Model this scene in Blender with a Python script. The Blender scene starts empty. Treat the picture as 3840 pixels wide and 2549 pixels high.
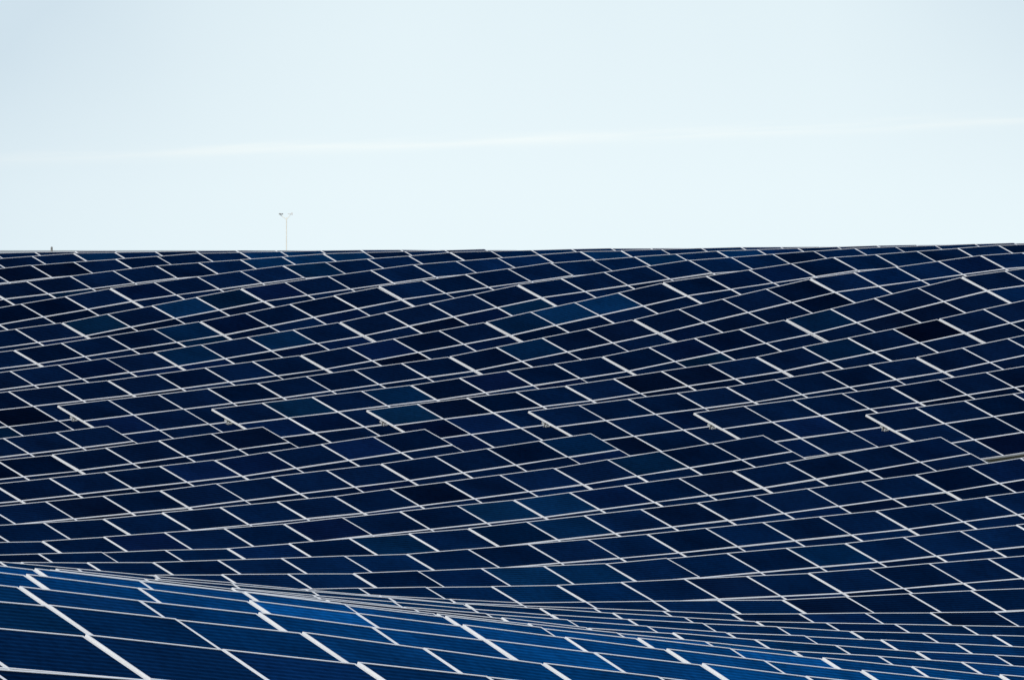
# Solar farm on a rolling hillside, seen through a long lens.
import bpy, bmesh, math, random
from mathutils import Vector, Matrix
rad = math.radians
random.seed(11)
scene = bpy.context.scene
col = scene.collection

# ---------------------------------------------------------------- layout (metres)
R_VEC = Vector((0.80707772, 0.90151305, 0))      # one module width along a row
S_VEC = Vector((2.59744701, -2.32535889, 0))     # from one row to the next row in front
ORIGIN = Vector((-28.35334222, 190.49154375, 0))
R_HAT, S_HAT = R_VEC.normalized(), S_VEC.normalized()
TABLES = [
    (-1, 24, 4, -0.077, -0.01, 24, 0, 'dark navy solar table, the only one showing in first row below left skyline', 'solar tables on the far hillside'),
    (0, 19.999, 4, -0.296, -0.06, 20, 0, 'dark navy leftmost solar table in second row below left skyline', 'solar tables on the far hillside'),
    (0, 23.999, 4, -0.06, -0.002, 24, 0, 'dark navy second solar table in second row below left skyline', 'solar tables on the far hillside'),
    (0, 27.999, 4, -0.004, -0.006, 28, 0, 'dark navy rightmost solar table in second row below left skyline', 'solar tables on the far hillside'),
    (1, 16.043, 4, -0.676, -0.295, 16, 0, 'dark navy leftmost solar table in third row below left skyline', 'solar tables on the far hillside'),
    (1, 20.043, 4, -0.296, -0.06, 20, 0, 'dark navy second solar table in third row below left skyline', 'solar tables on the far hillside'),
    (1, 24.043, 4, -0.06, 0.009, 24, 0, 'dark navy third solar table in third row below left skyline', 'solar tables on the far hillside'),
    (1, 28.043, 4, 0.008, 0.001, 28, 0, 'dark navy rightmost solar table in third row below left skyline', 'solar tables on the far hillside'),
    (2, 12.005, 4, -1.22, -0.707, 12, 0, 'dark navy leftmost solar table in fourth row below left skyline', 'solar tables on the far hillside'),
    (2, 16.005, 4, -0.701, -0.302, 16, 0, 'dark navy second solar table in fourth row below left skyline', 'solar tables on the far hillside'),
    (2, 20.005, 4, -0.305, -0.069, 20, 0, 'dark navy third solar table in fourth row below left skyline', 'solar tables on the far hillside'),
    (2, 24.005, 4, -0.067, 0.023, 24, 0, 'dark navy rightmost solar table in fourth row below left skyline', 'solar tables on the far hillside'),
    (3, 11.95, 4, -1.298, -0.734, 12, 0, 'dark navy leftmost solar table in fifth row below left skyline', 'solar tables on the far hillside'),
    (3, 15.95, 4, -0.725, -0.293, 16, 0, 'dark navy second solar table in fifth row below left skyline', 'solar tables on the far hillside'),
    (3, 19.95, 4, -0.299, -0.043, 20, 0, 'dark navy third solar table in fifth row below left skyline', 'solar tables on the far hillside'),
    (3, 23.95, 4, -0.039, 0.044, 24, 0, 'dark navy fourth solar table in fifth row below left skyline', 'solar tables on the far hillside'),
    (3, 27.95, 4, 0.04, 0.039, 28, 0, 'dark navy rightmost solar table in fifth row below left skyline', 'solar tables on the far hillside'),
    (4, 7.907, 4, -1.773, -1.343, 8, 0, 'dark navy leftmost solar table in sixth row below left skyline', 'solar tables on the far hillside'),
    (4, 11.907, 4, -1.344, -0.726, 12, 0, 'dark navy second solar table in sixth row below left skyline', 'solar tables on the far hillside'),
    (4, 15.907, 4, -0.719, -0.271, 16, 0, 'dark navy third solar table in sixth row below left skyline', 'solar tables on the far hillside'),
    (4, 19.907, 4, -0.276, -0.028, 20, 0, 'dark navy fourth solar table in sixth row below left skyline', 'solar tables on the far hillside'),
    (4, 23.907, 4, -0.027, 0.063, 24, 0, 'dark navy fifth solar table in sixth row below left skyline', 'solar tables on the far hillside'),
    (4, 27.907, 4, 0.06, 0.075, 28, 0, 'dark navy rightmost solar table in sixth row below left skyline', 'solar tables on the far hillside'),
    (5, 3.945, 4, -2.172, -1.793, 4, 0, 'dark navy leftmost solar table in seventh row below left skyline', 'solar tables on the far hillside'),
    (5, 7.945, 4, -1.793, -1.309, 8, 0, 'dark navy second solar table in seventh row below left skyline', 'solar tables on the far hillside'),
    (5, 11.945, 4, -1.307, -0.682, 12, 0, 'dark navy third solar table in seventh row below left skyline', 'solar tables on the far hillside'),
    (5, 15.945, 4, -0.675, -0.237, 16, 0, 'dark navy fourth solar table in seventh row below left skyline', 'solar tables on the far hillside'),
    (5, 19.945, 4, -0.243, -0.014, 20, 0, 'dark navy fifth solar table in seventh row below left skyline', 'solar tables on the far hillside'),
    (5, 23.945, 4, -0.013, 0.094, 24, 0, 'dark navy sixth solar table in seventh row below left skyline', 'solar tables on the far hillside'),
    (5, 27.945, 4, 0.09, 0.139, 28, 0, 'dark navy rightmost solar table in seventh row below left skyline', 'solar tables on the far hillside'),
    (6, 3.938, 4, -2.209, -1.806, 4, 0, 'dark navy leftmost solar table in eighth row below left skyline', 'solar tables on the far hillside'),
    (6, 7.938, 4, -1.807, -1.301, 8, 0, 'dark navy second solar table in eighth row below left skyline', 'solar tables on the far hillside'),
    (6, 11.938, 4, -1.3, -0.643, 12, 0, 'dark navy third solar table in eighth row below left skyline', 'solar tables on the far hillside'),
    (6, 15.938, 4, -0.634, -0.183, 16, 0, 'dark navy fourth solar table in eighth row below left skyline', 'solar tables on the far hillside'),
    (6, 19.938, 4, -0.188, 0.04, 20, 0, 'dark navy fifth solar table in eighth row below left skyline', 'solar tables on the far hillside'),
    (6, 23.938, 4, 0.038, 0.147, 24, 0, 'dark navy rightmost solar table in eighth row below left skyline', 'solar tables on the far hillside'),
    (7, -0.004, 4, -2.559, -2.233, 0, 1, 'dark navy leftmost solar table in ninth row below left skyline, left end on aisle', 'solar tables on the far hillside'),
    (7, 3.996, 4, -2.235, -1.837, 4, 0, 'dark navy second solar table in ninth row below left skyline', 'solar tables on the far hillside'),
    (7, 7.996, 4, -1.839, -1.284, 8, 0, 'dark navy third solar table in ninth row below left skyline', 'solar tables on the far hillside'),
    (7, 11.996, 4, -1.281, -0.595, 12, 0, 'dark navy fourth solar table in ninth row below left skyline', 'solar tables on the far hillside'),
    (7, 15.996, 4, -0.588, -0.13, 16, 0, 'dark navy fifth solar table in ninth row below left skyline', 'solar tables on the far hillside'),
    (7, 19.996, 4, -0.134, 0.093, 20, 0, 'dark navy sixth solar table in ninth row below left skyline', 'solar tables on the far hillside'),
    (7, 23.996, 4, 0.091, 0.206, 24, 0, 'dark navy rightmost solar table in ninth row below left skyline', 'solar tables on the far hillside'),
    (8, 0.026, 4, -2.58, -2.244, 0, 1, 'dark navy leftmost solar table in tenth row below left skyline, left end on aisle', 'solar tables on the far hillside'),
    (8, 4.026, 4, -2.248, -1.839, 4, 0, 'dark navy second solar table in tenth row below left skyline', 'solar tables on the far hillside'),
    (8, 8.026, 4, -1.838, -1.223, 8, 0, 'dark navy third solar table in tenth row below left skyline', 'solar tables on the far hillside'),
    (8, 12.026, 4, -1.22, -0.514, 12, 0, 'dark navy fourth solar table in tenth row below left skyline', 'solar tables on the far hillside'),
    (8, 16.026, 4, -0.508, -0.093, 16, 0, 'dark navy fifth solar table in tenth row below left skyline', 'solar tables on the far hillside'),
    (8, 20.026, 4, -0.097, 0.129, 20, 0, 'dark navy rightmost solar table in tenth row below left skyline', 'solar tables on the far hillside'),
    (9, -5.941, 4, -3.175, -2.841, -6, 0, 'dark navy leftmost solar table in eleventh row below left skyline, right end on aisle', 'solar tables on the far hillside'),
    (9, 0.059, 4, -2.598, -2.25, 0, 1, 'dark navy second solar table in eleventh row below left skyline, left end on aisle', 'solar tables on the far hillside'),
    (9, 4.059, 4, -2.255, -1.818, 4, 0, 'dark navy third solar table in eleventh row below left skyline', 'solar tables on the far hillside'),
    (9, 8.059, 4, -1.817, -1.212, 8, 0, 'dark navy fourth solar table in eleventh row below left skyline', 'solar tables on the far hillside'),
    (9, 12.059, 4, -1.209, -0.479, 12, 0, 'dark navy fifth solar table in eleventh row below left skyline', 'solar tables on the far hillside'),
    (9, 16.059, 4, -0.473, -0.066, 16, 0, 'dark navy rightmost solar table in eleventh row below left skyline', 'solar tables on the far hillside'),
    (10, -9.974, 4, -3.476, -3.194, -10, 0, 'dark navy leftmost solar table in twelfth row below left skyline', 'solar tables on the far hillside'),
    (10, -5.974, 4, -3.192, -2.817, -6, 0, 'dark navy second solar table in twelfth row below left skyline, right end on aisle', 'solar tables on the far hillside'),
    (10, 0.026, 4, -2.58, -2.229, 0, 1, 'dark navy third solar table in twelfth row below left skyline, left end on aisle', 'solar tables on the far hillside'),
    (10, 4.026, 4, -2.234, -1.795, 4, 0, 'dark navy fourth solar table in twelfth row below left skyline', 'solar tables on the far hillside'),
    (10, 8.026, 4, -1.793, -1.184, 8, 0, 'dark navy fifth solar table in twelfth row below left skyline', 'solar tables on the far hillside'),
    (10, 12.026, 4, -1.18, -0.53, 12, 0, 'dark navy rightmost solar table in twelfth row below left skyline', 'solar tables on the far hillside'),
    (11, -13.96, 4, -3.729, -3.518, -14, 0, 'dark navy leftmost solar table in thirteenth row below left skyline', 'solar tables on the far hillside'),
    (11, -9.96, 4, -3.517, -3.225, -10, 0, 'dark navy second solar table in thirteenth row below left skyline', 'solar tables on the far hillside'),
    (11, -5.96, 4, -3.227, -2.811, -6, 0, 'dark navy third solar table in thirteenth row below left skyline, right end on aisle', 'solar tables on the far hillside'),
    (11, 0.04, 4, -2.561, -2.22, 0, 1, 'dark navy fourth solar table in thirteenth row below left skyline, left end on aisle', 'solar tables on the far hillside'),
    (11, 4.04, 4, -2.225, -1.78, 4, 0, 'dark navy fifth solar table in thirteenth row below left skyline', 'solar tables on the far hillside'),
    (11, 8.04, 4, -1.777, -1.181, 8, 0, 'dark navy rightmost solar table in thirteenth row below left skyline', 'solar tables on the far hillside'),
    (12, -13.964, 4, -3.792, -3.557, -14, 0, 'dark navy leftmost solar table in fourteenth row below left skyline', 'solar tables on the far hillside'),
    (12, -9.964, 4, -3.556, -3.236, -10, 0, 'dark navy second solar table in fourteenth row below left skyline', 'solar tables on the far hillside'),
    (12, -5.964, 4, -3.238, -2.838, -6, 0, 'dark navy third solar table in fourteenth row below left skyline, right end on aisle', 'solar tables on the far hillside'),
    (12, 0.036, 4, -2.55, -2.19, 0, 1, 'dark navy fourth solar table in fourteenth row below left skyline, left end on aisle', 'solar tables on the far hillside'),
    (12, 4.036, 4, -2.194, -1.755, 4, 0, 'dark navy rightmost solar table in fourteenth row below left skyline', 'solar tables on the far hillside'),
    (13, -17.936, 4, -3.941, -3.826, -18, 0, 'dark navy leftmost solar table in fifteenth row below left skyline', 'solar tables on the far hillside'),
    (13, -13.936, 4, -3.822, -3.584, -14, 0, 'dark navy second solar table in fifteenth row below left skyline', 'solar tables on the far hillside'),
    (13, -9.936, 4, -3.584, -3.251, -10, 0, 'dark navy third solar table in fifteenth row below left skyline', 'solar tables on the far hillside'),
    (13, -5.936, 4, -3.252, -2.827, -6, 0, 'dark navy fourth solar table in fifteenth row below left skyline, right end on aisle', 'solar tables on the far hillside'),
    (13, 0.064, 4, -2.545, -2.157, 0, 1, 'dark navy rightmost solar table in fifteenth row below left skyline, left end on aisle', 'solar tables on the far hillside'),
    (14, -21.904, 4, -3.952, -3.98, -22, 0, 'dark navy leftmost solar table in sixteenth row below left skyline', 'solar tables on the far hillside'),
    (14, -17.904, 4, -3.98, -3.835, -18, 0, 'dark navy second solar table in sixteenth row below left skyline', 'solar tables on the far hillside'),
    (14, -13.904, 4, -3.832, -3.583, -14, 0, 'dark navy third solar table in sixteenth row below left skyline', 'solar tables on the far hillside'),
    (14, -9.904, 4, -3.584, -3.249, -10, 0, 'dark navy fourth solar table in sixteenth row below left skyline', 'solar tables on the far hillside'),
    (14, -5.904, 4, -3.248, -2.813, -6, 0, 'dark navy rightmost solar table in sixteenth row below left skyline, right end on aisle', 'solar tables on the far hillside'),
    (15, -21.9, 4, -3.999, -4.011, -22, 0, 'dark navy leftmost solar table in seventeenth row below left skyline', 'solar tables on the far hillside'),
    (15, -17.9, 4, -4.012, -3.84, -18, 0, 'dark navy second solar table in seventeenth row below left skyline', 'solar tables on the far hillside'),
    (15, -13.9, 4, -3.837, -3.571, -14, 0, 'dark navy third solar table in seventeenth row below left skyline', 'solar tables on the far hillside'),
    (15, -9.9, 4, -3.572, -3.25, -10, 0, 'dark navy fourth solar table in seventeenth row below left skyline', 'solar tables on the far hillside'),
    (15, -5.9, 4, -3.25, -2.842, -6, 0, 'dark navy rightmost solar table in seventeenth row below left skyline', 'solar tables on the far hillside'),
    (16, -26.096, 4, -3.906, -4.011, -26, 0, 'dark navy leftmost solar table in eighteenth row below left skyline', 'solar tables on the far hillside'),
    (16, -22.096, 4, -4.009, -4.009, -22, 0, 'dark navy second solar table in eighteenth row below left skyline', 'solar tables on the far hillside'),
    (16, -18.096, 4, -4.011, -3.849, -18, 0, 'dark navy third solar table in eighteenth row below left skyline', 'solar tables on the far hillside'),
    (16, -14.096, 4, -3.846, -3.622, -14, 0, 'dark navy fourth solar table in eighteenth row below left skyline', 'solar tables on the far hillside'),
    (16, -10.096, 4, -3.624, -3.313, -10, 0, 'dark navy rightmost solar table in eighteenth row below left skyline', 'solar tables on the far hillside'),
    (17, -26.076, 4, -3.997, -4.083, -26, 0, 'dark navy leftmost solar table in nineteenth row below left skyline', 'solar tables on the far hillside'),
    (17, -22.076, 4, -4.081, -4.065, -22, 0, 'dark navy second solar table in nineteenth row below left skyline', 'solar tables on the far hillside'),
    (17, -18.076, 4, -4.065, -3.904, -18, 0, 'dark navy third solar table in nineteenth row below left skyline', 'solar tables on the far hillside'),
    (17, -14.076, 4, -3.904, -3.674, -14, 0, 'dark navy rightmost solar table in nineteenth row below left skyline', 'solar tables on the far hillside'),
    (18, -26.114, 4, -4.085, -4.158, -26, 0, 'deep blue leftmost solar table in eighth valley row above bottom right corner', 'solar tables in the valley'),
    (18, -22.114, 4, -4.155, -4.118, -22, 0, 'deep blue second solar table in eighth valley row above bottom right corner', 'solar tables in the valley'),
    (18, -18.114, 4, -4.119, -3.978, -18, 0, 'deep blue rightmost solar table in eighth valley row above bottom right corner', 'solar tables in the valley'),
    (19, -29.926, 4, -3.889, -4.174, -30, 0, 'deep blue leftmost solar table in seventh valley row above bottom right corner', 'solar tables in the valley'),
    (19, -25.926, 4, -4.175, -4.261, -26, 0, 'deep blue second solar table in seventh valley row above bottom right corner', 'solar tables in the valley'),
    (19, -21.926, 4, -4.261, -4.232, -22, 0, 'deep blue rightmost solar table in seventh valley row above bottom right corner', 'solar tables in the valley'),
    (20, -38.075, 4, -3.128, -3.555, -38, 0, 'deep blue leftmost solar table in sixth valley row above bottom right corner', 'solar tables in the valley'),
    (20, -34.075, 4, -3.558, -3.969, -34, 0, 'deep blue second solar table in sixth valley row above bottom right corner', 'solar tables in the valley'),
    (20, -30.075, 4, -3.97, -4.224, -30, 0, 'deep blue third solar table in sixth valley row above bottom right corner', 'solar tables in the valley'),
    (20, -26.075, 4, -4.224, -4.327, -26, 0, 'deep blue fourth solar table in sixth valley row above bottom right corner', 'solar tables in the valley'),
    (20, -22.075, 4, -4.327, -4.305, -22, 0, 'deep blue rightmost solar table in sixth valley row above bottom right corner', 'solar tables in the valley'),
    (21, -37.089, 4, -3.425, -3.81, -36, 0, 'deep blue leftmost solar table in fifth valley row above bottom right corner', 'solar tables in the valley'),
    (21, -33.089, 4, -3.811, -4.132, -32, 0, 'deep blue second solar table in fifth valley row above bottom right corner', 'solar tables in the valley'),
    (21, -29.089, 4, -4.13, -4.317, -28, 0, 'deep blue rightmost solar table in fifth valley row above bottom right corner', 'solar tables in the valley'),
    (22, -39.174, 4, -3.385, -3.787, -36, 0, 'deep blue leftmost solar table in fourth valley row above bottom right corner', 'solar tables in the valley'),
    (22, -35.174, 4, -3.784, -4.081, -32, 0, 'deep blue second solar table in fourth valley row above bottom right corner', 'solar tables in the valley'),
    (22, -31.174, 4, -4.083, -4.303, -28, 0, 'deep blue rightmost solar table in fourth valley row above bottom right corner', 'solar tables in the valley'),
    (23, -44.211, 4, -2.983, -3.463, -40, 0, 'deep blue leftmost solar table in third valley row above bottom right corner', 'solar tables in the valley'),
    (23, -40.211, 4, -3.464, -3.844, -36, 0, 'deep blue second solar table in third valley row above bottom right corner', 'solar tables in the valley'),
    (23, -36.211, 4, -3.843, -4.13, -32, 0, 'deep blue rightmost solar table in third valley row above bottom right corner', 'solar tables in the valley'),
    (24, -45.227, 4, -3.078, -3.542, -40, 0, 'deep blue leftmost solar table in second valley row above bottom right corner', 'solar tables in the valley'),
    (24, -41.227, 4, -3.542, -3.907, -36, 0, 'deep blue second solar table in second valley row above bottom right corner', 'solar tables in the valley'),
    (24, -37.227, 4, -3.907, -4.194, -32, 0, 'deep blue rightmost solar table in second valley row above bottom right corner', 'solar tables in the valley'),
    (25, -50.161, 4, -2.681, -3.179, -44, 0, 'deep blue leftmost solar table in first valley row above bottom right corner', 'solar tables in the valley'),
    (25, -46.161, 4, -3.18, -3.641, -40, 0, 'deep blue second solar table in first valley row above bottom right corner', 'solar tables in the valley'),
    (25, -42.161, 4, -3.641, -3.994, -36, 0, 'deep blue rightmost solar table in first valley row above bottom right corner', 'solar tables in the valley'),
    (26, -55.239, 2, -2.276, -2.519, -46, 0, 'bright blue leftmost solar table in first row of the near slope', 'solar tables on the near slope'),
    (26, -53.239, 2, -2.519, -2.76, -44, 0, 'bright blue second solar table in first row of the near slope', 'solar tables on the near slope'),
    (26, -51.239, 2, -2.76, -3.022, -42, 0, 'bright blue third solar table in first row of the near slope', 'solar tables on the near slope'),
    (26, -49.239, 2, -3.022, -3.269, -40, 0, 'bright blue fourth solar table in first row of the near slope', 'solar tables on the near slope'),
    (26, -47.239, 2, -3.269, -3.508, -38, 0, 'bright blue fifth solar table in first row of the near slope', 'solar tables on the near slope'),
    (26, -45.239, 2, -3.508, -3.727, -36, 0, 'bright blue sixth solar table in first row of the near slope', 'solar tables on the near slope'),
    (26, -43.239, 2, -3.727, -3.917, -34, 0, 'bright blue rightmost solar table in first row of the near slope', 'solar tables on the near slope'),
    (27, -58.249, 2, -2.165, -2.406, -47, 0, 'bright blue leftmost solar table in second row of the near slope', 'solar tables on the near slope'),
    (27, -56.249, 2, -2.406, -2.659, -45, 0, 'bright blue second solar table in second row of the near slope', 'solar tables on the near slope'),
    (27, -54.249, 2, -2.659, -2.913, -43, 0, 'bright blue third solar table in second row of the near slope', 'solar tables on the near slope'),
    (27, -52.249, 2, -2.913, -3.166, -41, 0, 'bright blue fourth solar table in second row of the near slope', 'solar tables on the near slope'),
    (27, -50.249, 2, -3.167, -3.412, -39, 0, 'bright blue fifth solar table in second row of the near slope', 'solar tables on the near slope'),
    (27, -48.249, 2, -3.412, -3.631, -37, 0, 'bright blue rightmost solar table in second row of the near slope', 'solar tables on the near slope'),
    (28, -61.232, 2, -2.09, -2.331, -48, 0, 'bright blue leftmost solar table in third row of the near slope', 'solar tables on the near slope'),
    (28, -59.232, 2, -2.331, -2.583, -46, 0, 'bright blue second solar table in third row of the near slope', 'solar tables on the near slope'),
    (28, -57.232, 2, -2.584, -2.838, -44, 0, 'bright blue third solar table in third row of the near slope', 'solar tables on the near slope'),
    (28, -55.232, 2, -2.838, -3.089, -42, 0, 'bright blue fourth solar table in third row of the near slope', 'solar tables on the near slope'),
    (28, -53.232, 2, -3.089, -3.333, -40, 0, 'bright blue rightmost solar table in third row of the near slope', 'solar tables on the near slope'),
    (29, -63.942, 2, -2.079, -2.3, -49, 0, 'bright blue leftmost solar table in fourth row of the near slope', 'solar tables on the near slope'),
    (29, -61.942, 2, -2.3, -2.541, -47, 0, 'bright blue second solar table in fourth row of the near slope', 'solar tables on the near slope'),
    (29, -59.942, 2, -2.542, -2.816, -45, 0, 'bright blue third solar table in fourth row of the near slope', 'solar tables on the near slope'),
    (29, -57.942, 2, -2.818, -3.077, -43, 0, 'bright blue rightmost solar table in fourth row of the near slope', 'solar tables on the near slope'),
    (30, -66.616, 2, -2.111, -2.315, -50, 0, 'bright blue leftmost solar table in fifth row of the near slope', 'solar tables on the near slope'),
    (30, -64.616, 2, -2.316, -2.556, -48, 0, 'bright blue second solar table in fifth row of the near slope', 'solar tables on the near slope'),
    (30, -62.616, 2, -2.556, -2.801, -46, 0, 'bright blue rightmost solar table in fifth row of the near slope', 'solar tables on the near slope'),
    (31, -69.203, 2, -2.191, -2.39, -51, 0, 'bright blue solar table, the only one showing in sixth row of the near slope', 'solar tables on the near slope'),
]
GI = [-4, -2, 0, 2, 4, 6, 8, 10, 12, 14, 16, 18, 20, 22, 24, 26, 28, 30, 32, 34, 36]
GM = [-80, -75, -70, -65, -60, -55, -50, -45, -40, -35, -30, -25, -20, -15, -10, -5, 0, 5, 10, 15, 20, 25, 30, 35, 40, 45, 50]
GZ = [
    [2.37, 1.83, 1.29, 0.76, 0.25, -0.23, -0.68, -1.08, -1.43, -1.72, -1.94, -2.09, -2.17, -2.16, -2.08, -1.91, -1.64, -1.31, -0.94, -0.59, -0.31, -0.13, -0.07, -0.07, -0.09, -0.09, -0.12],
    [2.37, 1.82, 1.28, 0.74, 0.22, -0.28, -0.75, -1.18, -1.56, -1.87, -2.12, -2.29, -2.38, -2.39, -2.3, -2.13, -1.87, -1.52, -1.1, -0.67, -0.3, -0.07, -0.03, -0.05, -0.06, -0.07, -0.06],
    [2.37, 1.82, 1.27, 0.72, 0.18, -0.34, -0.83, -1.28, -1.68, -2.03, -2.3, -2.49, -2.6, -2.61, -2.52, -2.35, -2.08, -1.72, -1.27, -0.76, -0.3, -0.03, -0.0, -0.02, -0.02, -0.01, 0.05],
    [2.37, 1.81, 1.25, 0.7, 0.15, -0.39, -0.9, -1.38, -1.81, -2.18, -2.48, -2.69, -2.81, -2.83, -2.74, -2.55, -2.27, -1.91, -1.44, -0.84, -0.31, -0.03, 0.02, 0.02, 0.05, 0.13, 0.22],
    [2.37, 1.8, 1.23, 0.67, 0.11, -0.44, -0.97, -1.47, -1.93, -2.33, -2.66, -2.9, -3.03, -3.06, -2.96, -2.74, -2.43, -2.04, -1.56, -0.87, -0.27, 0.01, 0.06, 0.12, 0.2, 0.29, 0.39],
    [2.35, 1.78, 1.21, 0.64, 0.07, -0.49, -1.04, -1.56, -2.04, -2.48, -2.84, -3.1, -3.25, -3.28, -3.17, -2.91, -2.53, -2.11, -1.56, -0.8, -0.19, 0.07, 0.19, 0.27, 0.36, 0.47, 0.58],
    [2.31, 1.74, 1.17, 0.6, 0.03, -0.54, -1.1, -1.64, -2.15, -2.62, -3.01, -3.3, -3.47, -3.49, -3.34, -3.06, -2.58, -2.16, -1.56, -0.69, -0.1, 0.16, 0.31, 0.41, 0.53, 0.65, 0.78],
    [2.25, 1.68, 1.11, 0.54, -0.03, -0.6, -1.17, -1.72, -2.26, -2.75, -3.17, -3.49, -3.68, -3.67, -3.48, -3.1, -2.58, -2.14, -1.51, -0.69, -0.1, 0.19, 0.38, 0.54, 0.68, 0.83, 0.98],
    [2.16, 1.6, 1.03, 0.46, -0.11, -0.67, -1.24, -1.81, -2.36, -2.87, -3.32, -3.67, -3.86, -3.83, -3.56, -3.15, -2.56, -2.1, -1.49, -0.8, -0.24, 0.14, 0.4, 0.61, 0.8, 0.99, 1.18],
    [2.04, 1.48, 0.92, 0.36, -0.21, -0.77, -1.33, -1.89, -2.46, -3.0, -3.47, -3.82, -3.99, -3.89, -3.59, -3.15, -2.59, -2.07, -1.52, -0.94, -0.41, 0.03, 0.36, 0.64, 0.89, 1.12, 1.36],
    [1.88, 1.33, 0.77, 0.22, -0.34, -0.89, -1.45, -2.0, -2.56, -3.12, -3.63, -3.95, -4.02, -3.9, -3.62, -3.2, -2.69, -2.15, -1.61, -1.08, -0.58, -0.12, 0.28, 0.62, 0.93, 1.23, 1.52],
    [1.66, 1.13, 0.59, 0.05, -0.51, -1.06, -1.61, -2.16, -2.7, -3.25, -3.79, -4.13, -4.14, -4.02, -3.73, -3.31, -2.82, -2.29, -1.76, -1.24, -0.74, -0.27, 0.17, 0.57, 0.94, 1.29, 1.64],
    [1.39, 0.88, 0.36, -0.17, -0.72, -1.28, -1.84, -2.39, -2.92, -3.45, -3.97, -4.26, -4.33, -4.18, -3.86, -3.45, -2.97, -2.45, -1.93, -1.42, -0.91, -0.43, 0.04, 0.49, 0.91, 1.32, 1.72],
    [1.07, 0.57, 0.07, -0.45, -0.98, -1.55, -2.13, -2.7, -3.29, -3.8, -4.16, -4.38, -4.44, -4.3, -4.0, -3.6, -3.13, -2.63, -2.12, -1.6, -1.09, -0.59, -0.09, 0.39, 0.86, 1.31, 1.76],
    [0.67, 0.2, -0.28, -0.78, -1.31, -1.88, -2.49, -3.1, -3.66, -4.08, -4.36, -4.52, -4.54, -4.4, -4.13, -3.75, -3.3, -2.82, -2.31, -1.79, -1.27, -0.75, -0.23, 0.28, 0.78, 1.28, 1.77],
    [0.22, -0.24, -0.71, -1.19, -1.72, -2.31, -2.92, -3.54, -4.02, -4.36, -4.58, -4.68, -4.66, -4.52, -4.25, -3.9, -3.47, -3.0, -2.5, -1.98, -1.45, -0.91, -0.38, 0.16, 0.69, 1.22, 1.75],
    [-0.28, -0.74, -1.21, -1.68, -2.24, -2.87, -3.47, -3.98, -4.37, -4.64, -4.8, -4.86, -4.8, -4.64, -4.39, -4.04, -3.64, -3.18, -2.68, -2.16, -1.62, -1.08, -0.52, 0.03, 0.59, 1.15, 1.7],
    [-0.81, -1.31, -1.79, -2.27, -2.88, -3.48, -3.99, -4.41, -4.72, -4.93, -5.03, -5.04, -4.95, -4.78, -4.52, -4.19, -3.79, -3.35, -2.86, -2.34, -1.8, -1.24, -0.67, -0.1, 0.48, 1.06, 1.64],
    [-1.38, -1.9, -2.43, -2.95, -3.51, -4.04, -4.48, -4.82, -5.07, -5.22, -5.27, -5.24, -5.12, -4.93, -4.67, -4.34, -3.95, -3.51, -3.03, -2.51, -1.97, -1.4, -0.82, -0.23, 0.36, 0.96, 1.56],
    [-1.96, -2.52, -3.07, -3.61, -4.13, -4.58, -4.96, -5.23, -5.41, -5.5, -5.51, -5.44, -5.29, -5.08, -4.81, -4.49, -4.11, -3.68, -3.2, -2.69, -2.14, -1.56, -0.97, -0.37, 0.25, 0.86, 1.48],
    [-2.56, -3.14, -3.72, -4.26, -4.73, -5.13, -5.43, -5.64, -5.76, -5.79, -5.75, -5.64, -5.46, -5.24, -4.96, -4.63, -4.26, -3.84, -3.37, -2.86, -2.31, -1.72, -1.12, -0.5, 0.13, 0.76, 1.39],
]

# ---------------------------------------------------------------- helpers
def tag(o, label=None, cat=None, group=None, kind=None):
    if label: o['label'] = label
    if cat: o['category'] = cat
    if group: o['group'] = group
    if kind: o['kind'] = kind
    return o

def box(bm, x0, x1, y0, y1, z0, z1):
    vs = [bm.verts.new((x, y, z)) for z in (z0, z1) for y in (y0, y1) for x in (x0, x1)]
    for f in ((0, 2, 3, 1), (4, 5, 7, 6), (0, 1, 5, 4), (2, 6, 7, 3), (0, 4, 6, 2), (1, 3, 7, 5)):
        bm.faces.new([vs[i] for i in f])

def tube(bm, a, b, r0, r1=None, n=10):
    a, b = Vector(a), Vector(b)
    r1 = r0 if r1 is None else r1
    q = (b - a).to_track_quat('Z', 'Y')
    lo, hi = [], []
    for k in range(n):
        d = q @ Vector((math.cos(2 * math.pi * k / n), math.sin(2 * math.pi * k / n), 0))
        lo.append(bm.verts.new(a + d * r0)); hi.append(bm.verts.new(b + d * r1))
    for k in range(n):
        bm.faces.new((lo[k], lo[(k + 1) % n], hi[(k + 1) % n], hi[k]))
    bm.faces.new(lo[::-1]); bm.faces.new(hi)

def mesh(name, bm, mat):
    bm.normal_update()
    me = bpy.data.meshes.new(name)
    bm.to_mesh(me); bm.free()
    me.materials.append(mat)
    return me

def obj(name, me, parent=None):
    o = bpy.data.objects.new(name, me); col.objects.link(o)
    if parent: o.parent = parent
    return o

# ---------------------------------------------------------------- materials
def new_mat(name):
    m = bpy.data.materials.new(name); m.use_nodes = True
    nt = m.node_tree
    return m, nt, nt.nodes['Principled BSDF']

def N(nt, t, **kw):
    n = nt.nodes.new(t)
    for k, v in kw.items(): setattr(n, k, v)
    return n

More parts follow.
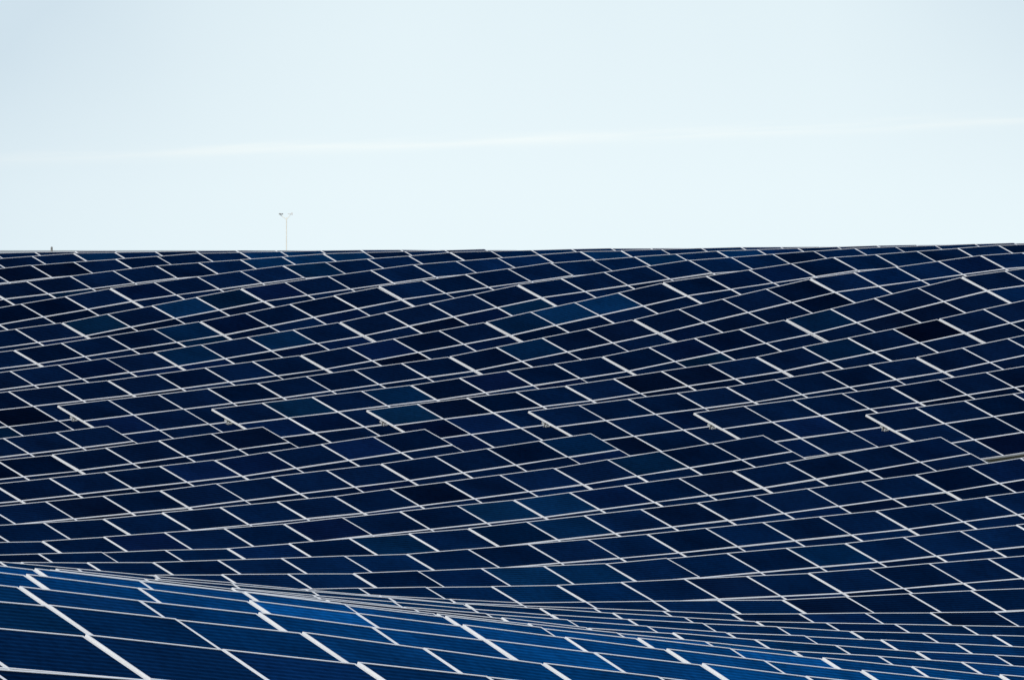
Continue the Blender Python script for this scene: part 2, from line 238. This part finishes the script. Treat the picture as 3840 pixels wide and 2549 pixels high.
def mat_glass():
    m, nt, b = new_mat('thin_film_glass')
    L = nt.links.new
    oi = N(nt, 'ShaderNodeObjectInfo')
    tc = N(nt, 'ShaderNodeTexCoord')
    # fine scribe lines running along the length of the module
    sep = N(nt, 'ShaderNodeSeparateXYZ'); L(tc.outputs['Object'], sep.inputs[0])
    mul = N(nt, 'ShaderNodeMath', operation='MULTIPLY'); L(sep.outputs['Y'], mul.inputs[0]); mul.inputs[1].default_value = 17.0
    fr = N(nt, 'ShaderNodeMath', operation='FRACT'); L(mul.outputs[0], fr.inputs[0])
    gt = N(nt, 'ShaderNodeMath', operation='LESS_THAN'); L(fr.outputs[0], gt.inputs[0]); gt.inputs[1].default_value = 0.4
    # crystal / film mottling, different on every module
    add = N(nt, 'ShaderNodeVectorMath', operation='ADD'); L(tc.outputs['Object'], add.inputs[0]); L(oi.outputs['Location'], add.inputs[1])
    nz = N(nt, 'ShaderNodeTexNoise'); nz.inputs['Scale'].default_value = 16.0; nz.inputs['Detail'].default_value = 3.0
    L(add.outputs[0], nz.inputs['Vector'])
    nz2 = N(nt, 'ShaderNodeTexNoise'); nz2.inputs['Scale'].default_value = 1.1; nz2.inputs['Detail'].default_value = 2.0
    L(add.outputs[0], nz2.inputs['Vector'])
    mr = N(nt, 'ShaderNodeMapRange'); L(nz.outputs['Fac'], mr.inputs['Value'])
    mr.inputs['From Min'].default_value = 0.3; mr.inputs['From Max'].default_value = 0.7
    mr.inputs['To Min'].default_value = 0.8; mr.inputs['To Max'].default_value = 1.25
    mr2 = N(nt, 'ShaderNodeMapRange'); L(nz2.outputs['Fac'], mr2.inputs['Value'])
    mr2.inputs['From Min'].default_value = 0.3; mr2.inputs['From Max'].default_value = 0.7
    mr2.inputs['To Min'].default_value = 0.75; mr2.inputs['To Max'].default_value = 1.25
    mm = N(nt, 'ShaderNodeMath', operation='MULTIPLY'); L(mr.outputs[0], mm.inputs[0]); L(mr2.outputs[0], mm.inputs[1])
    ln = N(nt, 'ShaderNodeMath', operation='MULTIPLY_ADD'); L(gt.outputs[0], ln.inputs[0]); ln.inputs[1].default_value = 0.9; L(mm.outputs[0], ln.inputs[2])
    sc = N(nt, 'ShaderNodeVectorMath', operation='SCALE'); L(oi.outputs['Color'], sc.inputs[0]); L(ln.outputs[0], sc.inputs['Scale'])
    L(sc.outputs[0], b.inputs['Base Color'])
    b.inputs['Roughness'].default_value = 0.6
    b.inputs['Specular IOR Level'].default_value = 0.0
    bp = N(nt, 'ShaderNodeBump'); bp.inputs['Strength'].default_value = 0.05; bp.inputs['Distance'].default_value = 0.01
    L(nz2.outputs['Fac'], bp.inputs['Height']); L(bp.outputs[0], b.inputs['Normal'])
    # blue anti-reflective coating: a mirror-like layer that strengthens towards grazing angles
    gl = N(nt, 'ShaderNodeBsdfGlossy'); gl.inputs['Roughness'].default_value = GLASS_ROUGH; gl.inputs['Color'].default_value = GLASS_TINT
    L(bp.outputs[0], gl.inputs['Normal'])
    fn = N(nt, 'ShaderNodeFresnel'); fn.inputs['IOR'].default_value = GLASS_IOR; L(bp.outputs[0], fn.inputs['Normal'])
    ms = N(nt, 'ShaderNodeMixShader'); ml = N(nt, 'ShaderNodeMath', operation='MULTIPLY', use_clamp=True); L(fn.outputs[0], ml.inputs[0]); L(oi.outputs['Alpha'], ml.inputs[1])
    # the scribed cell lines and film unevenness break the reflection up
    lr = N(nt, 'ShaderNodeMath', operation='MULTIPLY_ADD'); L(gt.outputs[0], lr.inputs[0]); lr.inputs[1].default_value = 0.42; lr.inputs[2].default_value = 0.83
    lv = N(nt, 'ShaderNodeMath', operation='MULTIPLY'); L(lr.outputs[0], lv.inputs[0]); L(mm.outputs[0], lv.inputs[1])
    lw = N(nt, 'ShaderNodeMath', operation='MULTIPLY', use_clamp=True); L(ml.outputs[0], lw.inputs[0]); L(lv.outputs[0], lw.inputs[1])
    L(lw.outputs[0], ms.inputs[0]); L(b.outputs[0], ms.inputs[1]); L(gl.outputs[0], ms.inputs[2])
    L(ms.outputs[0], nt.nodes['Material Output'].inputs['Surface'])
    return m

def mat_noise(name, c0, c1, scale, rough, metal=0.0, bump=0.0, detail=5.0, coord='Object'):
    m, nt, b = new_mat(name)
    L = nt.links.new
    tc = N(nt, 'ShaderNodeTexCoord')
    nz = N(nt, 'ShaderNodeTexNoise'); nz.inputs['Scale'].default_value = scale; nz.inputs['Detail'].default_value = detail
    L(tc.outputs[coord], nz.inputs['Vector'])
    cr = N(nt, 'ShaderNodeValToRGB'); L(nz.outputs['Fac'], cr.inputs[0])
    cr.color_ramp.elements[0].position = 0.3; cr.color_ramp.elements[1].position = 0.7
    cr.color_ramp.elements[0].color = (*c0, 1); cr.color_ramp.elements[1].color = (*c1, 1)
    L(cr.outputs[0], b.inputs['Base Color'])
    b.inputs['Roughness'].default_value = rough; b.inputs['Metallic'].default_value = metal
    if bump:
        bp = N(nt, 'ShaderNodeBump'); bp.inputs['Strength'].default_value = bump
        L(nz.outputs['Fac'], bp.inputs['Height']); L(bp.outputs[0], b.inputs['Normal'])
    return m

GLASS_ROUGH = 0.12
GLASS_IOR = 1.17
GLASS_TINT = (0.012, 0.40, 1.0, 1)
M_GLASS = mat_glass()
M_FRAME = mat_noise('anodised_aluminium', (0.64, 0.63, 0.60), (0.77, 0.76, 0.72), 3.0, 0.5, 0.1)
M_STEEL = mat_noise('galvanised_steel', (0.42, 0.42, 0.40), (0.58, 0.58, 0.55), 14.0, 0.5, 0.4)
def mat_ground():
    m = mat_noise('grass_ground_shade_haze', (0.016, 0.02, 0.012), (0.045, 0.042, 0.03), 0.35, 0.95, 0, 0.1, 8.0)  # near ground darkened in its colour to hold the panels' shade
    nt = m.node_tree; L = nt.links.new
    tc = N(nt, 'ShaderNodeTexCoord'); sp = N(nt, 'ShaderNodeSeparateXYZ'); L(tc.outputs['Object'], sp.inputs[0])
    mr = N(nt, 'ShaderNodeMapRange'); L(sp.outputs['Y'], mr.inputs['Value'])
    mr.inputs['From Min'].default_value = 230.0; mr.inputs['From Max'].default_value = 420.0  # haze over the far plain is painted as a paler ground colour
    nz = N(nt, 'ShaderNodeTexNoise'); nz.inputs['Scale'].default_value = 0.004; nz.inputs['Detail'].default_value = 6.0; L(tc.outputs['Object'], nz.inputs['Vector'])
    cr = N(nt, 'ShaderNodeValToRGB'); L(nz.outputs['Fac'], cr.inputs[0])
    cr.color_ramp.elements[0].position = 0.35; cr.color_ramp.elements[1].position = 0.65
    cr.color_ramp.elements[0].color = (0.20, 0.22, 0.21, 1); cr.color_ramp.elements[1].color = (0.44, 0.44, 0.40, 1)
    b = nt.nodes['Principled BSDF']; b.inputs['Specular IOR Level'].default_value = 0.05; src = b.inputs['Base Color'].links[0].from_socket
    mx = N(nt, 'ShaderNodeMix', data_type='RGBA'); L(mr.outputs[0], mx.inputs[0]); L(src, mx.inputs['A']); L(cr.outputs[0], mx.inputs['B'])
    L(mx.outputs['Result'], b.inputs['Base Color'])
    return m
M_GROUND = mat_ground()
M_CREAM = mat_noise('cream_paint', (0.58, 0.55, 0.46), (0.66, 0.63, 0.54), 6.0, 0.5)
M_WOOD = mat_noise('weathered_wood', (0.10, 0.10, 0.09), (0.2, 0.19, 0.17), 12.0, 0.9)
M_DARK = mat_noise('dark_plastic', (0.16, 0.16, 0.14), (0.22, 0.21, 0.19), 12.0, 0.6)

# ---------------------------------------------------------------- ground
def field(i, m):
    i = min(max(i, GI[0]), GI[-1] - 1e-6); m = min(max(m, GM[0]), GM[-1] - 1e-6)
    a = (i - GI[0]) / (GI[1] - GI[0]); b = (m - GM[0]) / (GM[1] - GM[0])
    ia, ib = int(a), int(b); fa, fb = a - ia, b - ib
    return ((GZ[ia][ib] * (1 - fa) + GZ[ia + 1][ib] * fa) * (1 - fb)
            + (GZ[ia][ib + 1] * (1 - fa) + GZ[ia + 1][ib + 1] * fa) * fb)

def smooth(a, b, x):
    t = min(max((x - a) / (b - a), 0), 1); return t * t * (3 - 2 * t)

def ground_z(x, y):
    d = Vector((x, y, 0)) - ORIGIN
    i = d.dot(S_VEC) / S_VEC.length_squared; m = d.dot(R_VEC) / R_VEC.length_squared
    z = field(i, m) - 1.18
    out = max(GI[0] - i, 0) * S_VEC.length + max(m - GM[-1], GM[0] - m, 0) * R_VEC.length
    z = z + (-1.35 - z) * smooth(0, 160, out)
    front = max(i - 31.6, 0) * S_VEC.length
    z = z - 5.0 * smooth(0, 26, front)
    r = math.hypot(x, y)
    return z + (-1.7 - z) * (1 - smooth(12, 55, r))

def build_ground():
    def axis(lo, hi, step, far):
        a = []; v = lo
        while v <= hi: a.append(v); v += step
        d = step
        p, q = a[0], a[-1]
        while q < far:
            d *= 1.45; q += d; p -= d
            a.append(q); a.insert(0, p)
        return a
    xs = axis(-60, 60, 1.5, 42000); ys = axis(-6, 230, 1.5, 42000)
    bm = bmesh.new()
    g = [[bm.verts.new((x, y, ground_z(x, y))) for x in xs] for y in ys]
    for a in range(len(ys) - 1):
        for b in range(len(xs) - 1):
            bm.faces.new((g[a][b], g[a][b + 1], g[a + 1][b + 1], g[a + 1][b]))
    for f in bm.faces: f.smooth = True
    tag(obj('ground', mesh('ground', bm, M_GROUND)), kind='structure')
build_ground()

# ---------------------------------------------------------------- solar tables
TILT = rad(23)
MW, ML, PITCH_X, PITCH_Y = 1.203, 0.624, 1.2075, 0.627     # module size and spacing on the table
LIP, RIM, DEPTH = 0.015, 0.013, 0.030
def frame_mesh():
    bm = bmesh.new(); w, l = MW / 2, ML / 2
    box(bm, -w, w, l - RIM, l, -DEPTH, 0); box(bm, -w, w, -l, -l + RIM, -DEPTH, 0)
    box(bm, -w, -w + LIP, -l + RIM, l - RIM, -DEPTH, 0); box(bm, w - LIP, w, -l + RIM, l - RIM, -DEPTH, 0)
    return mesh('frame', bm, M_FRAME)
def glass_mesh():
    bm = bmesh.new(); w, l = MW / 2 - LIP, ML / 2 - RIM
    box(bm, -w, w, -l, l, -0.012, -0.004)
    return mesh('solar_panel', bm, M_GLASS)
def purlin_mesh(n):
    bm = bmesh.new(); w = n * PITCH_X / 2 - 0.02
    box(bm, -w, w, -0.03, 0.03, -0.05, 0.0)
    box(bm, -w, w, -0.03, -0.022, -0.085, -0.05)
    return mesh('purlin', bm, M_STEEL)
def rafter_mesh():
    bm = bmesh.new(); box(bm, -0.03, 0.03, -0.85, 0.85, -0.07, 0.0)
    return mesh('rafter', bm, M_STEEL)
def post_mesh(h):
    bm = bmesh.new()
    box(bm, -0.045, 0.045, -0.04, -0.032, -h, 0); box(bm, -0.045, 0.045, 0.032, 0.04, -h, 0); box(bm, -0.004, 0.004, -0.032, 0.032, -h, 0)
    return mesh('post', bm, M_STEEL)
def bracket_mesh():
    bm = bmesh.new(); box(bm, -0.10, 0.0, -0.01, 0.01, -0.02, 0.0); box(bm, -0.10, -0.085, -0.01, 0.01, 0.0, 0.025)
    return mesh('end_bracket', bm, M_STEEL)
ME_FRAME, ME_GLASS, ME_RAFTER, ME_BRACKET = frame_mesh(), glass_mesh(), rafter_mesh(), bracket_mesh()
ME_PURLIN = {2: purlin_mesh(2), 4: purlin_mesh(4)}
ME_REAR, ME_FRONT = post_mesh(1.75), post_mesh(1.2)

def part(name, me, parent, world, inv):
    o = bpy.data.objects.new(name, me); col.objects.link(o)
    o.parent = parent; o.matrix_local = inv @ world
    return o

PANEL_TONE = {(0, 24): 1.2, (1, 25): 1.0, (2, 22): 1.1, (2, 23): 1.4, (2, 24): 1.3, (1, 26): 1.0, (3, 20): 0.8, (4, 14): 1.2, (5, 11): 0.7, (6, 8): 0.9, (6, 10): 1.0, (7, 13): 1.25, (7, 14): 1.1, (7, 12): 0.6, (4, 24): 1.0, (14, -10): 1.2, (15, -13): 0.8, (8, 9): 0.7, (5, 24): 0.7, (12, -3): 0.6, (9, 3): 0.8, (18, -23): 0.9, (9, 12): 0.6, (10, 9): 0.5}
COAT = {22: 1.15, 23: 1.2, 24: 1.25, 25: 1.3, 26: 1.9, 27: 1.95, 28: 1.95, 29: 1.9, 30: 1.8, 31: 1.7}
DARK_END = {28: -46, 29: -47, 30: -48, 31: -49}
def tone(row, c, k):
    """colour of one module's film: mostly near-black navy, some bluer or greener from another batch"""
    t = PANEL_TONE.get((row, c))
    v = 0.5 + random.random() * 0.8
    if random.random() < 0.12: v *= 0.4
    base = Vector((0.0007, 0.0024, 0.0085)) * v
    if random.random() < 0.10: base = Vector((0.0009, 0.0026, 0.0115)) * v
    if t and (k == 0 or t > 1.5):
        base = Vector((0.0008, 0.0075, 0.022)) * t
    elif random.random() < 0.05:
        base = Vector((0.0008, 0.006, 0.015)) * v
    # coat strength drifts slowly along and across the rows
    drift = 0.5 * math.sin(c * 0.21 + row * 0.63 + 0.8) + 0.5 * math.sin(c * 0.09 - row * 0.37 + 2.1)
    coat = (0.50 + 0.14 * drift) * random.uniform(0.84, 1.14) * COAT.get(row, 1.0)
    if row < 26 and random.random() < 0.09: coat *= 0.5
    if random.random() < 0.05: coat *= 1.35
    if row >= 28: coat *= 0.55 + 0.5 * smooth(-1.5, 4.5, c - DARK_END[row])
    return (*base, coat)

def solar_table(row, m0, n, z0, z1, c0, end_left, label, group):
    step = 0.005 if row >= 26 else 0.0
    a = ORIGIN + S_VEC * row + R_VEC * m0; a.z = z0 + step
    b = ORIGIN + S_VEC * row + R_VEC * (m0 + n); b.z = z1 - step
    ex = (b - a).normalized()
    t = TILT + rad(1.3 if row >= 26 else 0) + rad(random.uniform(-0.25, 0.25))
    es = S_HAT * math.cos(t) - Vector((0, 0, 1)) * math.sin(t)
    es = (es - ex * es.dot(ex)).normalized(); ey = -es; en = ex.cross(ey)
    mid = (a + b) / 2
    frame3 = Matrix((ex, ey, en)).transposed().to_4x4()
    T = Matrix.Translation(mid) @ frame3                        # origin: middle of the top edge
    c = mid + es * 0.95
    root = bpy.data.objects.new('solar_table', None); col.objects.link(root)
    root.empty_display_size = 0.3
    root.location = (c.x, c.y, ground_z(c.x, c.y)); root.rotation_euler.z = math.atan2(ex.y, ex.x)
    tag(root, label, 'solar array', group)
    W0 = Matrix.Translation(root.location) @ Matrix.Rotation(root.rotation_euler.z, 4, 'Z')
    inv = W0.inverted()
    for q in range(n):
        for k in range(3):
            jig = Matrix.Rotation(rad(random.gauss(0, 0.22)), 4, 'X') @ Matrix.Rotation(rad(random.gauss(0, 0.22)), 4, 'Y')
            w = T @ Matrix.Translation(((q - (n - 1) / 2) * PITCH_X, -(k + 0.5) * PITCH_Y, random.uniform(-0.002, 0.002))) @ jig
            p = part('solar_panel', ME_GLASS, root, w, inv)
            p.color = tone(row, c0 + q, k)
            f = bpy.data.objects.new('frame', ME_FRAME); col.objects.link(f); f.parent = p
    for y in (-0.34, -1.55):
        part('purlin', ME_PURLIN[n], root, T @ Matrix.Translation((0, y, -DEPTH - 0.004)), inv)
    xs = (-PITCH_X * n * 0.3, PITCH_X * n * 0.3)
    for x in xs:
        part('rafter', ME_RAFTER, root, T @ Matrix.Translation((x, -0.95, -DEPTH - 0.056)), inv)
        for y, me in ((-0.5, ME_REAR), (-1.5, ME_FRONT)):
            top = T @ Vector((x, y, -DEPTH - 0.128))
            part('post', me, root, Matrix.Translation(top) @ Matrix.Rotation(root.rotation_euler.z, 4, 'Z'), inv)
    if end_left:
        part('end_bracket', ME_BRACKET, root, T @ Matrix.Translation((-PITCH_X * n / 2, -0.50, -DEPTH - 0.004)), inv)
    return root

for row, m0, n, z0, z1, c0, end, label, group in TABLES:
    solar_table(row, m0, n, z0, z1, c0, end, label, group)

# ---------------------------------------------------------------- things on the skyline
def weather_mast(x, y):
    gz = ground_z(x, y)
    H = -gz + 1.53
    r = bpy.data.objects.new('weather_mast', None); col.objects.link(r); r.location = (x, y, gz)
    tag(r, 'thin pale mast with two short arms standing alone beyond the skyline', 'mast')
    bm = bmesh.new(); tube(bm, (0, 0, -0.3), (0, 0, H - 0.12), 0.026, 0.02); obj('pole', mesh('pole', bm, M_CREAM), r)
    bm = bmesh.new(); tube(bm, (0, 0, H - 0.2), (-0.24, 0, H - 0.02), 0.014); tube(bm, (0, 0, H - 0.2), (0.16, 0, H), 0.014)
    obj('crossarm', mesh('crossarm', bm, M_CREAM), r)
    bm = bmesh.new(); tube(bm, (-0.24, 0, H - 0.03), (-0.24, 0, H + 0.05), 0.02)
    for k in range(3):
        d = Vector((math.cos(k * 2.094 + .5), math.sin(k * 2.094 + .5), 0)) * 0.075 + Vector((-0.24, 0, H + 0.04))
        bmesh.ops.create_uvsphere(bm, u_segments=8, v_segments=6, radius=0.032, matrix=Matrix.Translation(d))
    obj('anemometer', mesh('anemometer', bm, M_DARK), r)
    bm = bmesh.new(); tube(bm, (0.16, 0, H - 0.01), (0.16, 0, H + 0.05), 0.015); box(bm, 0.05, 0.2, -0.008, 0.008, H + 0.03, H + 0.06); box(bm, 0.2, 0.27, -0.006, 0.006, H - 0.01, H + 0.1)
    obj('wind_vane', mesh('wind_vane', bm, M_STEEL), r)
weather_mast(-9.80, 450.0)

def marker_post(x, y):
    gz = ground_z(x, y)
    bm = bmesh.new()
    top = 0.15
    tube(bm, (0, 0, -0.3), (0, 0, -gz + top - 0.03), 0.045, 0.045, 8); tube(bm, (0, 0, -gz + top - 0.03), (0, 0, -gz + top), 0.045, 0.025, 8)
    o = obj('marker_post', mesh('marker_post', bm, M_WOOD)); o.location = (x, y, gz)
    tag(o, 'short dark wooden post poking above the skyline at far left', 'post')
marker_post(-20.0, 450.0)

# ---------------------------------------------------------------- sky and sun
SUN_EL, SUN_AZ = rad(36), rad(191)          # clockwise from +Y: the sun stands behind the camera
w = bpy.data.worlds.new('World'); scene.world = w; w.use_nodes = True
nt = w.node_tree; L = nt.links.new
bg = nt.nodes['Background']
sky = N(nt, 'ShaderNodeTexSky', sky_type='NISHITA'); sky.sun_disc = False
sky.sun_elevation = SUN_EL; sky.sun_rotation = SUN_AZ
sky.altitude = 300; sky.air_density = 1.0; sky.dust_density = 0.6; sky.ozone_density = 2.0
tc = N(nt, 'ShaderNodeTexCoord'); sep = N(nt, 'ShaderNodeSeparateXYZ'); L(tc.outputs['Generated'], sep.inputs[0])
def math_node(op, a, b=None, c=None):
    n = N(nt, 'ShaderNodeMath', operation=op)
    for k, v in enumerate((a, b, c)):
        if v is None: continue
        if hasattr(v, 'is_linked'): L(v, n.inputs[k])
        else: n.inputs[k].default_value = v
    return n.outputs[0]
X, Y, Z = sep.outputs
# thin haze veil hugging the horizon, whitest low down
el = math_node('MAXIMUM', Z, 0.0)
veil = math_node('POWER', 2.718, math_node('MULTIPLY', math_node('MULTIPLY', el, el), -16.0))
mix = N(nt, 'ShaderNodeMix', data_type='RGBA'); L(math_node('MULTIPLY', veil, 0.985), mix.inputs[0])
L(sky.outputs[0], mix.inputs['A']); mix.inputs['B'].default_value = (5.42, 6.2, 6.5, 1)
# wispy cirrus: noise stretched along the horizon, plus one long streak
vec = N(nt, 'ShaderNodeCombineXYZ'); L(math_node('MULTIPLY', X, 60.0), vec.inputs[0])
L(math_node('MULTIPLY_ADD', Z, 900.0, math_node('MULTIPLY', X, -40.0)), vec.inputs[1])
cn = N(nt, 'ShaderNodeTexNoise'); cn.inputs['Scale'].default_value = 1.0; cn.inputs['Detail'].default_value = 6.0; L(vec.outputs[0], cn.inputs['Vector'])
wob = math_node('MULTIPLY_ADD', cn.outputs['Fac'], 0.0012, -0.0006)
off = math_node('SUBTRACT', math_node('SUBTRACT', Z, 0.01055), math_node('MULTIPLY_ADD', X, 0.0385, wob))
st = math_node('POWER', 2.718, math_node('MULTIPLY', math_node('MULTIPLY', off, off), -1.0 / (2 * 0.00042 ** 2)))
st = math_node('MULTIPLY', st, math_node('MULTIPLY_ADD', cn.outputs['Fac'], 3.6, -1.2))
st = math_node('MINIMUM', math_node('MAXIMUM', st, 0.0), 1.0)
mix2 = N(nt, 'ShaderNodeMix', data_type='RGBA'); L(math_node('MULTIPLY', st, 0.34), mix2.inputs[0])
L(mix.outputs['Result'], mix2.inputs['A']); mix2.inputs['B'].default_value = (7.0, 7.1, 6.7, 1)
big = N(nt, 'ShaderNodeTexNoise'); big.inputs['Scale'].default_value = 22.0; big.inputs['Detail'].default_value = 3.0
L(tc.outputs['Generated'], big.inputs['Vector'])
lft = math_node('MAXIMUM', math_node('MULTIPLY_ADD', X, -28.0, -0.2), 0.0)
lft = math_node('MULTIPLY', math_node('MULTIPLY', lft, lft), math_node('MULTIPLY_ADD', Z, 22.0, 0.38))
rgt = math_node('MAXIMUM', math_node('MULTIPLY', math_node('MULTIPLY_ADD', X, 30.0, -0.9), math_node('MULTIPLY', Z, 45.0)), 0.0)
up_ = math_node('MULTIPLY', math_node('MAXIMUM', math_node('SUBTRACT', Z, 0.006), 0.0), 14.0)
gsum = math_node('ADD', math_node('MULTIPLY', math_node('ADD', lft, rgt), 0.55), up_)
gsum = math_node('MINIMUM', math_node('MULTIPLY', gsum, math_node('MULTIPLY_ADD', big.outputs['Fac'], 1.2, 0.4)), 0.8)
mix3 = N(nt, 'ShaderNodeMix', data_type='RGBA'); L(math_node('MULTIPLY', gsum, veil), mix3.inputs[0])
L(mix2.outputs['Result'], mix3.inputs['A']); mix3.inputs['B'].default_value = (3.9, 4.75, 5.4, 1)
L(mix3.outputs['Result'], bg.inputs[0]); bg.inputs[1].default_value = 0.15

sun = bpy.data.lights.new('sun', 'SUN'); sun.energy = 3.5; sun.angle = rad(0.53); sun.color = (1.0, 0.97, 0.93)
so = bpy.data.objects.new('sun', sun); col.objects.link(so)
d = Vector((math.sin(SUN_AZ) * math.cos(SUN_EL), math.cos(SUN_AZ) * math.cos(SUN_EL), math.sin(SUN_EL)))
so.rotation_euler = d.to_track_quat('Z', 'Y').to_euler(); so.location = d * 60

# ---------------------------------------------------------------- camera
cam = bpy.data.cameras.new('camera'); co = bpy.data.objects.new('camera', cam); col.objects.link(co)
cam.sensor_width = 36.0; cam.lens = 36.0 * 38837.14 / 3840.0
cam.shift_y = -(2549 / 2 - 938.0) / 3840.0
cam.clip_start = 1.0; cam.clip_end = 90000.0
co.location = (0, 0, 0); co.rotation_euler = (rad(90), 0, 0)
scene.camera = co

scene.view_settings.view_transform = 'Standard'; scene.view_settings.look = 'None'
scene.view_settings.gamma = 1.0; scene.view_settings.use_curve_mapping = False
scene.view_settings.exposure = 0.0
scene.cycles.filter_width = 1.5
scene.cycles.max_bounces = 6
